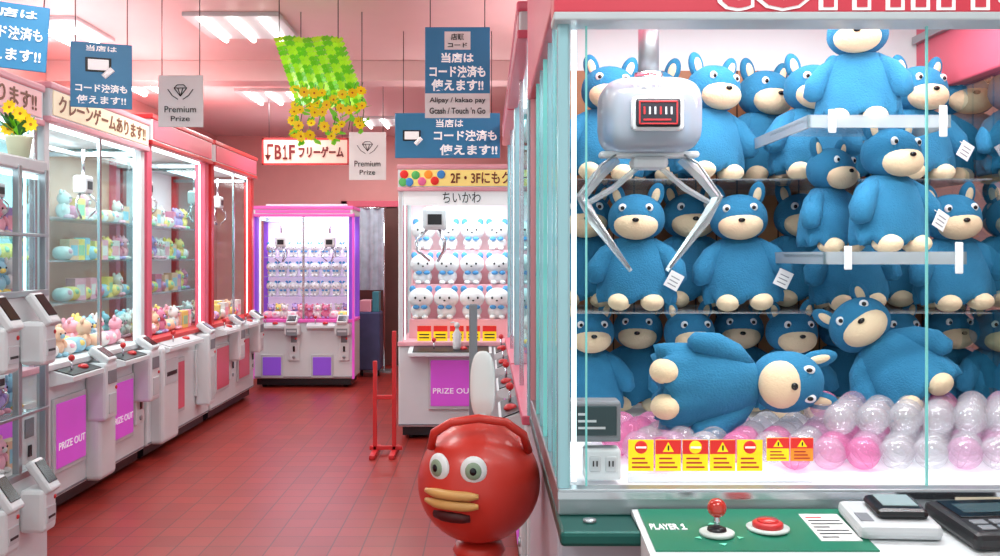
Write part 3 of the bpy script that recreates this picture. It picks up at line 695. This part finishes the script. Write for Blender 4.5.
# ------------------------------------------------------------ hanging signs
def hang(rect,d,bg,label,name='hanging_sign',top=3.05):
    u0,v0,u1,v1=rect; x0,x1=X(u0,d),X(u1,d); z1,z0=Z(v0,d),Z(v1,d); w=x1-x0; h=z1-z0
    r=empty(name,((x0+x1)/2,d,z0),label=label,category='sign')
    MB().box(-w/2,w/2,0,.012,0,h,bg,.003).done('panel',r)
    for s in(-.42,.42): MB().tube([(s*w,.006,h-.005),(s*w,.006,top-z0)],.003,DARK,5).done('hanging_rod',r)
    return r,w,h
def phone_icon(r,w,h,cx,cz,s):
    b=MB(); b.box(cx-s*.5,cx+s*.5,-.004,0,cz-s*.3,cz+s*.3,LETK,.002); b.box(cx-s*.4,cx+s*.4,-.006,-.003,cz-s*.22,cz+s*.22,LETW)
    b.tube([(cx+s*.2,-.006,cz-s*.5),(cx+s*.55,-.006,cz-s*.15)],s*.12,LETW,6,.2)
    b.done('phone_icon',r)
r,w,h=hang((425,27,490,118),5.0,SIGNB,'blue and white cashless payment notice sign')
MB().box(-w*.5,w*.5,-.002,0,0,h*.27,SIGNW).done('panel_band',r)
text(r,'Alipay / kakao pay',0,-.004,h*.19,w*.86,h*.07,LETK); text(r,'Gcash / Touch \'n Go',0,-.004,h*.08,w*.86,h*.07,LETK)
text(r,'使えます!!',0,-.004,h*.36,w*.8,h*.13,LETW,.03); text(r,'コード決済も',0,-.004,h*.51,w*.86,h*.13,LETW,.03); text(r,'当店は',0,-.004,h*.66,w*.5,h*.11,LETW,.03)
b=MB(); b.box(-w*.2,w*.2,-.003,0,h*.75,h*.95,SIGNW,.001); b.done('badge',r); text(r,'店頭',0,-.005,h*.89,w*.2,h*.07,LETK); text(r,'コード',0,-.005,h*.8,w*.3,h*.05,LETK,.02)
r,w,h=hang((395,113,500,158),6.4,SIGNB,'wide blue payment notice sign with phone icon')
phone_icon(r,w,h,-w*.34,h*.5,w*.17)
text(r,'当店は',w*.02,-.004,h*.77,w*.26,h*.18,LETW,.02); text(r,'コード決済も',w*.17,-.004,h*.5,w*.6,h*.24,LETW,.03); text(r,'使えます!!',w*.2,-.004,h*.18,w*.55,h*.24,LETW,.03)
r,w,h=hang((73,43,130,108),4.7,SIGNB,'blue payment notice sign with phone and hand icon'); r.rotation_euler=(0,0,.35)
phone_icon(r,w,h,-w*.05,h*.66,w*.42); text(r,'当店は',0,-.004,h*.91,w*.5,h*.09,LETW,.02); text(r,'コード決済も',0,-.004,h*.3,w*.84,h*.13,LETW,.03);text(r,'使えます!!',0,-.004,h*.12,w*.8,h*.13,LETW,.02)
r,w,h=hang((-30,2,42,68),3.8,SIGNB,'blue payment notice sign beside the pink banner'); r.rotation_euler=(0,.06,.35)
text(r,'当店は',0,-.004,h*.85,w*.7,h*.14,LETW,.02); text(r,'コード決済も',0,-.004,h*.55,w*.86,h*.2,LETW,.02); text(r,'使えます!!',0.0,-.004,h*.22,w*.85,h*.2,LETW,.02)
def premium(rect,d):
    r,w,h=hang(rect,d,SIGNW,'white premium prize sign with a diamond emblem')
    text(r,'Premium',0,-.004,h*.34,w*.7,h*.12,LETK,.0); text(r,'Prize',0,-.004,h*.16,w*.42,h*.1,LETK,.0)
    b=MB(); q=.14*w; cx,cz=0,h*.7
    def ln(a,c): b.tube([(cx+a[0]*q,-.003,cz+a[1]*q),(cx+c[0]*q,-.003,cz+c[1]*q)],.0025,LETK,5)
    P=[(-1,.4),(-.5,.9),(.5,.9),(1,.4),(0,-.9)]
    for i in range(5): ln(P[i],P[(i+1)%5])
    ln((-1,.4),(1,.4)); ln((-.4,.4),(0,-.9)); ln((.4,.4),(0,-.9)); ln((-2,.2),(-1.3,-.8)); ln((2,.2),(1.3,-.8)); ln((-1.3,-.8),(-.4,-1.4)); ln((1.3,-.8),(.4,-1.4)); b.done('diamond_emblem',r)
premium((158,75,203,127),5.2); premium((349,132,386,180),7.9)
DLET=mat('dark_red_lettering',(110,24,26),.5)
r,w,h=hang((262,138,349,165),9.0,mat('peach_sign',(240,205,188),.5,emit=.15),'peach floor direction sign with red frame and dark lettering')
b=MB(); e=.018
b.box(-w/2,w/2,-.003,0,0,e,REDP); b.box(-w/2,w/2,-.003,0,h-e,h,REDP); b.box(-w/2,-w/2+e,-.003,0,0,h,REDP); b.box(w/2-e,w/2,-.003,0,0,h,REDP); b.done('sign_frame',r)
b=MB(); b.box(-w*.44,-w*.425,-.004,0,h*.25,h*.75,DLET); b.box(-w*.44,-w*.37,-.004,0,h*.68,h*.78,DLET); b.prism([(-w*.47,h*.38),(-w*.395,h*.38),(-w*.4325,h*.15)],-.004,0,DLET); b.done('arrow',r)
text(r,'B',-w*.315,-.004,h*.48,w*.08,h*.55,DLET,.03); one(r,-w*.235,-.004,h*.48,w*.055,h*.55,DLET); text(r,'F',-w*.155,-.004,h*.48,w*.07,h*.55,DLET,.03)
text(r,'フリーゲーム',w*.18,-.004,h*.48,w*.52,h*.42,DLET,.04)
# ------------------------------------------------------------ garland
r=empty('leaf_garland',(-1.1,5.7,3.05),label='bright lime artificial leaf panel with yellow flowers under the ceiling',category='garland')
b=MB()
NX,NY=14,16
for layer in(0,1):
  for j in range(NY):
    for i in range(NX):
        t=j/(NY-1); y=-.2+t*.4+(.015 if layer else 0); xc=.01+.07*t; hw=.195+.02*t; x=xc-hw+2*hw*(i+.5*layer)/(NX-.5); z=-.275-.33*t+.008*layer+.006*math.sin(i*.8)
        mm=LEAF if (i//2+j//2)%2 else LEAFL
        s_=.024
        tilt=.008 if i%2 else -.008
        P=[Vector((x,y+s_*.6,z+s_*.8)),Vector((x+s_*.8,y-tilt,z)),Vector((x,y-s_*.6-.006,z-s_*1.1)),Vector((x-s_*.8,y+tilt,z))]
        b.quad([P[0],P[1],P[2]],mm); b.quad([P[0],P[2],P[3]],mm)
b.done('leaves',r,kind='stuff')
for (xx,yy,zz) in((-.17,-.2,-.27),(.19,-.2,-.27),(-.12,.2,-.6),(.28,.2,-.6)):
    MB().tube([(xx,yy,0),(xx,yy,zz)],.003,DARK,5).done('support_wire',r)
ORC=mat('orange_flower_centre',(200,120,20),.6)
def blossom(b,c,s,n=9):
    ax=Euler((random.uniform(-.6,.6)+R90,random.uniform(-.6,.6),0)).to_matrix()
    for k in range(n):
        a=2*math.pi*k/n; u=ax@Vector((math.cos(a),math.sin(a),.15)); v=ax@Vector((-math.sin(a),math.cos(a),0)); C=Vector(c)
        b.quad([C,C+u*s*.6+v*s*.32,C+u*s,C+u*s*.6-v*s*.32],YEL)
    b.ell(c,(s*.2,s*.2,s*.2),ORC,8,6)
FP=[]
tries=0
while len(FP)<34 and tries<4000:
    tries+=1
    px=random.uniform(-.16,.33); pz=-random.uniform(.52,.84)
    if pz<-.80 and px>.16: continue
    if all((px-a)**2+(pz-c)**2>.048**2 for a,c in FP): FP.append((px,pz))
for px,pz in FP:
    b=MB(); blossom(b,(0,0,0),random.uniform(.032,.040))
    b.tube([(0,0.01,0),(random.uniform(-.02,.02),.02,.06)],.002,LEAFD,5)
    for q in range(3):
        dx=random.uniform(-.05,.05); dz=random.uniform(-.05,.05)
        b.quad([(0,.02,0),(dx+.018,.02,dz),(dx*1.5,.02,dz*1.5),(dx-.018,.02,dz-.01)],LEAF)
    b.done('flower',r,loc=(px-.02,.0+random.uniform(-.05,.2),pz),label='yellow artificial flower')
for xx in(-.12,0,.1,.2,.28): MB().tube([(xx,.15,-.56),(xx+.02,.15,-.66),(xx,.15,-.78)],.003,LEAFD,5).done('hanging_stem',r)
# ------------------------------------------------------------ stacked mini machines
S=empty('mini_claw_machine_stack',(-2.0,3.1,0),(0,0,R90),label='two-tier white mini claw machines with payment terminals',category='claw machine')
SW=1.0; SD=.37
INS=mat('mini_interior',(170,190,205),.4,emit=.25)
b=MB(); b.box(0,SW,.0,SD,.06,.50,WHITE,.01); b.box(0,SW,0,SD,1.0,1.28,WHITE,.01); b.box(0,SW,0,SD,1.82,1.88,OFFW,.01); b.box(0,SW,SD-.02,SD,.5,1.85,INS)
for zz in(.5,1.28):
    for xx in(0,SW/2-.012,SW*.75-.012,SW-.03): b.box(xx,xx+.03,-.004,.025,zz,zz+.56,STEEL,.003)
    b.box(0,SW,-.006,.02,zz-.01,zz+.02,STEEL,.003); b.box(0,SW,-.006,.02,zz+.255,zz+.27,STEEL,.003)
    b.box(SW-.02,SW,SD-.03,SD,zz,zz+.56,CHROME)
b.box(.02,SW-.02,.02,SD-.02,0,.06,DARK); b.done('cabinet',S)
for zz,zt in((.5,1.0),(1.28,1.82)):
    MB().quad([(SW-.01,.02,zz),(SW-.01,SD-.02,zz),(SW-.01,SD-.02,zt),(SW-.01,.02,zt)],GLASS).done('glass_pane',S)
    MB().box(.03,SW-.03,.03,.045,zt-.025,zt-.005,LED).done('light_strip',S)
    MB().box(.02,SW-.03,.05,SD-.02,zz+.25,zz+.258,ACRYL).done('display_shelf',S)
    for a in(.25,.75): claw_unit(S,a,.1,zt,zt-.12,.5)
for zz in(.5,.758,1.28,1.538):
    for i in range(9):
        k=random.choice(['bear','box']); toy(k,random.choice([0,1,3,5,6]),place(S,.07+i*.107,.14,zz+.002),R90+random.uniform(-.3,.3),.9,'small prizes in the mini machines')
for (yy,zz) in((.49,1.14),(.80,1.14),(.49,.42),(.80,.42)):
    t=MB(); t.box(yy-.06,yy+.06,-.11,0,zz-.16,zz+.03,WHITE,.02); mx=Matrix.Translation((yy,-.08,zz+.08))@Matrix.Rotation(math.radians(55),4,'X')
    t.box(-.048,.048,-.08,.08,-.025,.018,WHITE,.012,mx=mx); t.box(-.038,.038,-.045,.065,.016,.021,BLACK,.003,mx=mx)
    t.box(yy-.04,yy+.04,-.114,-.108,zz-.12,zz-.05,OFFW,.002); t.box(yy-.028,yy+.028,-.117,-.112,zz-.1,zz-.09,DARK); t.ell((yy+.035,-.111,zz-.02),(.010,.005,.010),REDP,10,6)
    t.done('payment_terminal',S,label='white payment terminal with tilted black screen')
r=empty('flower_pot',(-2.08,4.0,1.88),label='yellow artificial flowers in a white pot on the mini machines',category='potted flowers')
MB().lathe([(.04,0),(.055,.09),(.06,.1),(.045,.1)],mat('cream_pot',(205,212,180),.5),20).done('pot',r)
b=MB()
for k in range(26):
    a=random.uniform(0,6.28); l=random.uniform(.06,.14); u=Vector((math.cos(a)*l*.8,math.sin(a)*l*.5,.1+random.uniform(.02,.12))); v=Vector((-math.sin(a),math.cos(a),0))*.02
    b.quad([Vector((0,0,.1)),u*.6+v+Vector((0,0,.04)),u,u*.6-v+Vector((0,0,.04))],LEAF if k%2 else LEAFD)
b.done('foliage',r)
for k in range(9):
    b=MB(); blossom(b,(random.uniform(-.1,.1),random.uniform(-.08,.04),.13+random.uniform(0,.10)),.035); b.done('flower',r,label='yellow flower')
# ------------------------------------------------------------ back area
d_=11.3; r=empty('fabric_banner',(X(368,d_),d_,0),label='grey and pale blue printed fabric banner hanging by the door',category='banner')
x0=X(353,d_)-X(368,d_); x1=X(384,d_)-X(368,d_)
b=MB(); n=14; zt_,zb_=Z(208,d_),Z(290,d_)
for i in range(n):
    a=x0+(x1-x0)*i/n; c=x0+(x1-x0)*(i+1)/n; ya=.02*math.sin(i*1.3); yc=.02*math.sin((i+1)*1.3)
    b.quad([(a,ya,zb_),(c,yc,zb_),(c,yc,zt_),(a,ya,zt_)],mat('grey_blue_fabric',(168,178,190),.8,var=.4,nscale=9))
b.done('cloth',r); MB().tube([(x0-.03,0,zt_),(x1+.03,0,zt_)],.012,CHROME,8).done('rod',r)
MB().tube([(x0,0,0),(x0,0,zt_)],.012,CHROME,8).done('pole',r); MB().tube([(x1,0,0),(x1,0,zt_)],.012,CHROME,8).done('pole',r); MB().box(x0-.1,x1+.1,-.12,.12,0,.02,STEEL).done('base_plate',r)
r=empty('storage_cart',(X(370,10.9),10.9,0),label='grey-blue cloth-covered cart with pink box beside the door',category='cart')
b=MB(); b.box(-.14,.14,-.15,.15,.08,.78,mat('navy_cloth',(70,78,115),.8,var=.4),.02); b.done('body',r)
for xx in(-.1,.1):
    MB().tube([(xx-.015,0,.04),(xx+.015,0,.04)],.04,DARK,12).done('wheel',r)
MB().box(-.11,.03,-.12,.12,.78,.92,PINKL,.01).done('lid',r); MB().box(.04,.12,-.1,.1,.78,1.02,mat('teal_box',(60,140,150),.5),.005).done('box',r)
# ------------------------------------------------------------ world + camera
w=bpy.data.worlds.new('World'); SC.world=w; w.use_nodes=True
w.node_tree.nodes['Background'].inputs[0].default_value=(.95,1,1,1); w.node_tree.nodes['Background'].inputs[1].default_value=.85
cam=bpy.data.cameras.new('Camera'); cam.sensor_width=36; cam.lens=32.4; cam.shift_x=(500-U0)/1000; cam.shift_y=-(278-V0)/1000
co=bpy.data.objects.new('Camera',cam); COL.objects.link(co); co.location=(0,0,EYE); co.rotation_euler=(R90,0,0); SC.camera=co
SC.view_settings.view_transform='Standard'
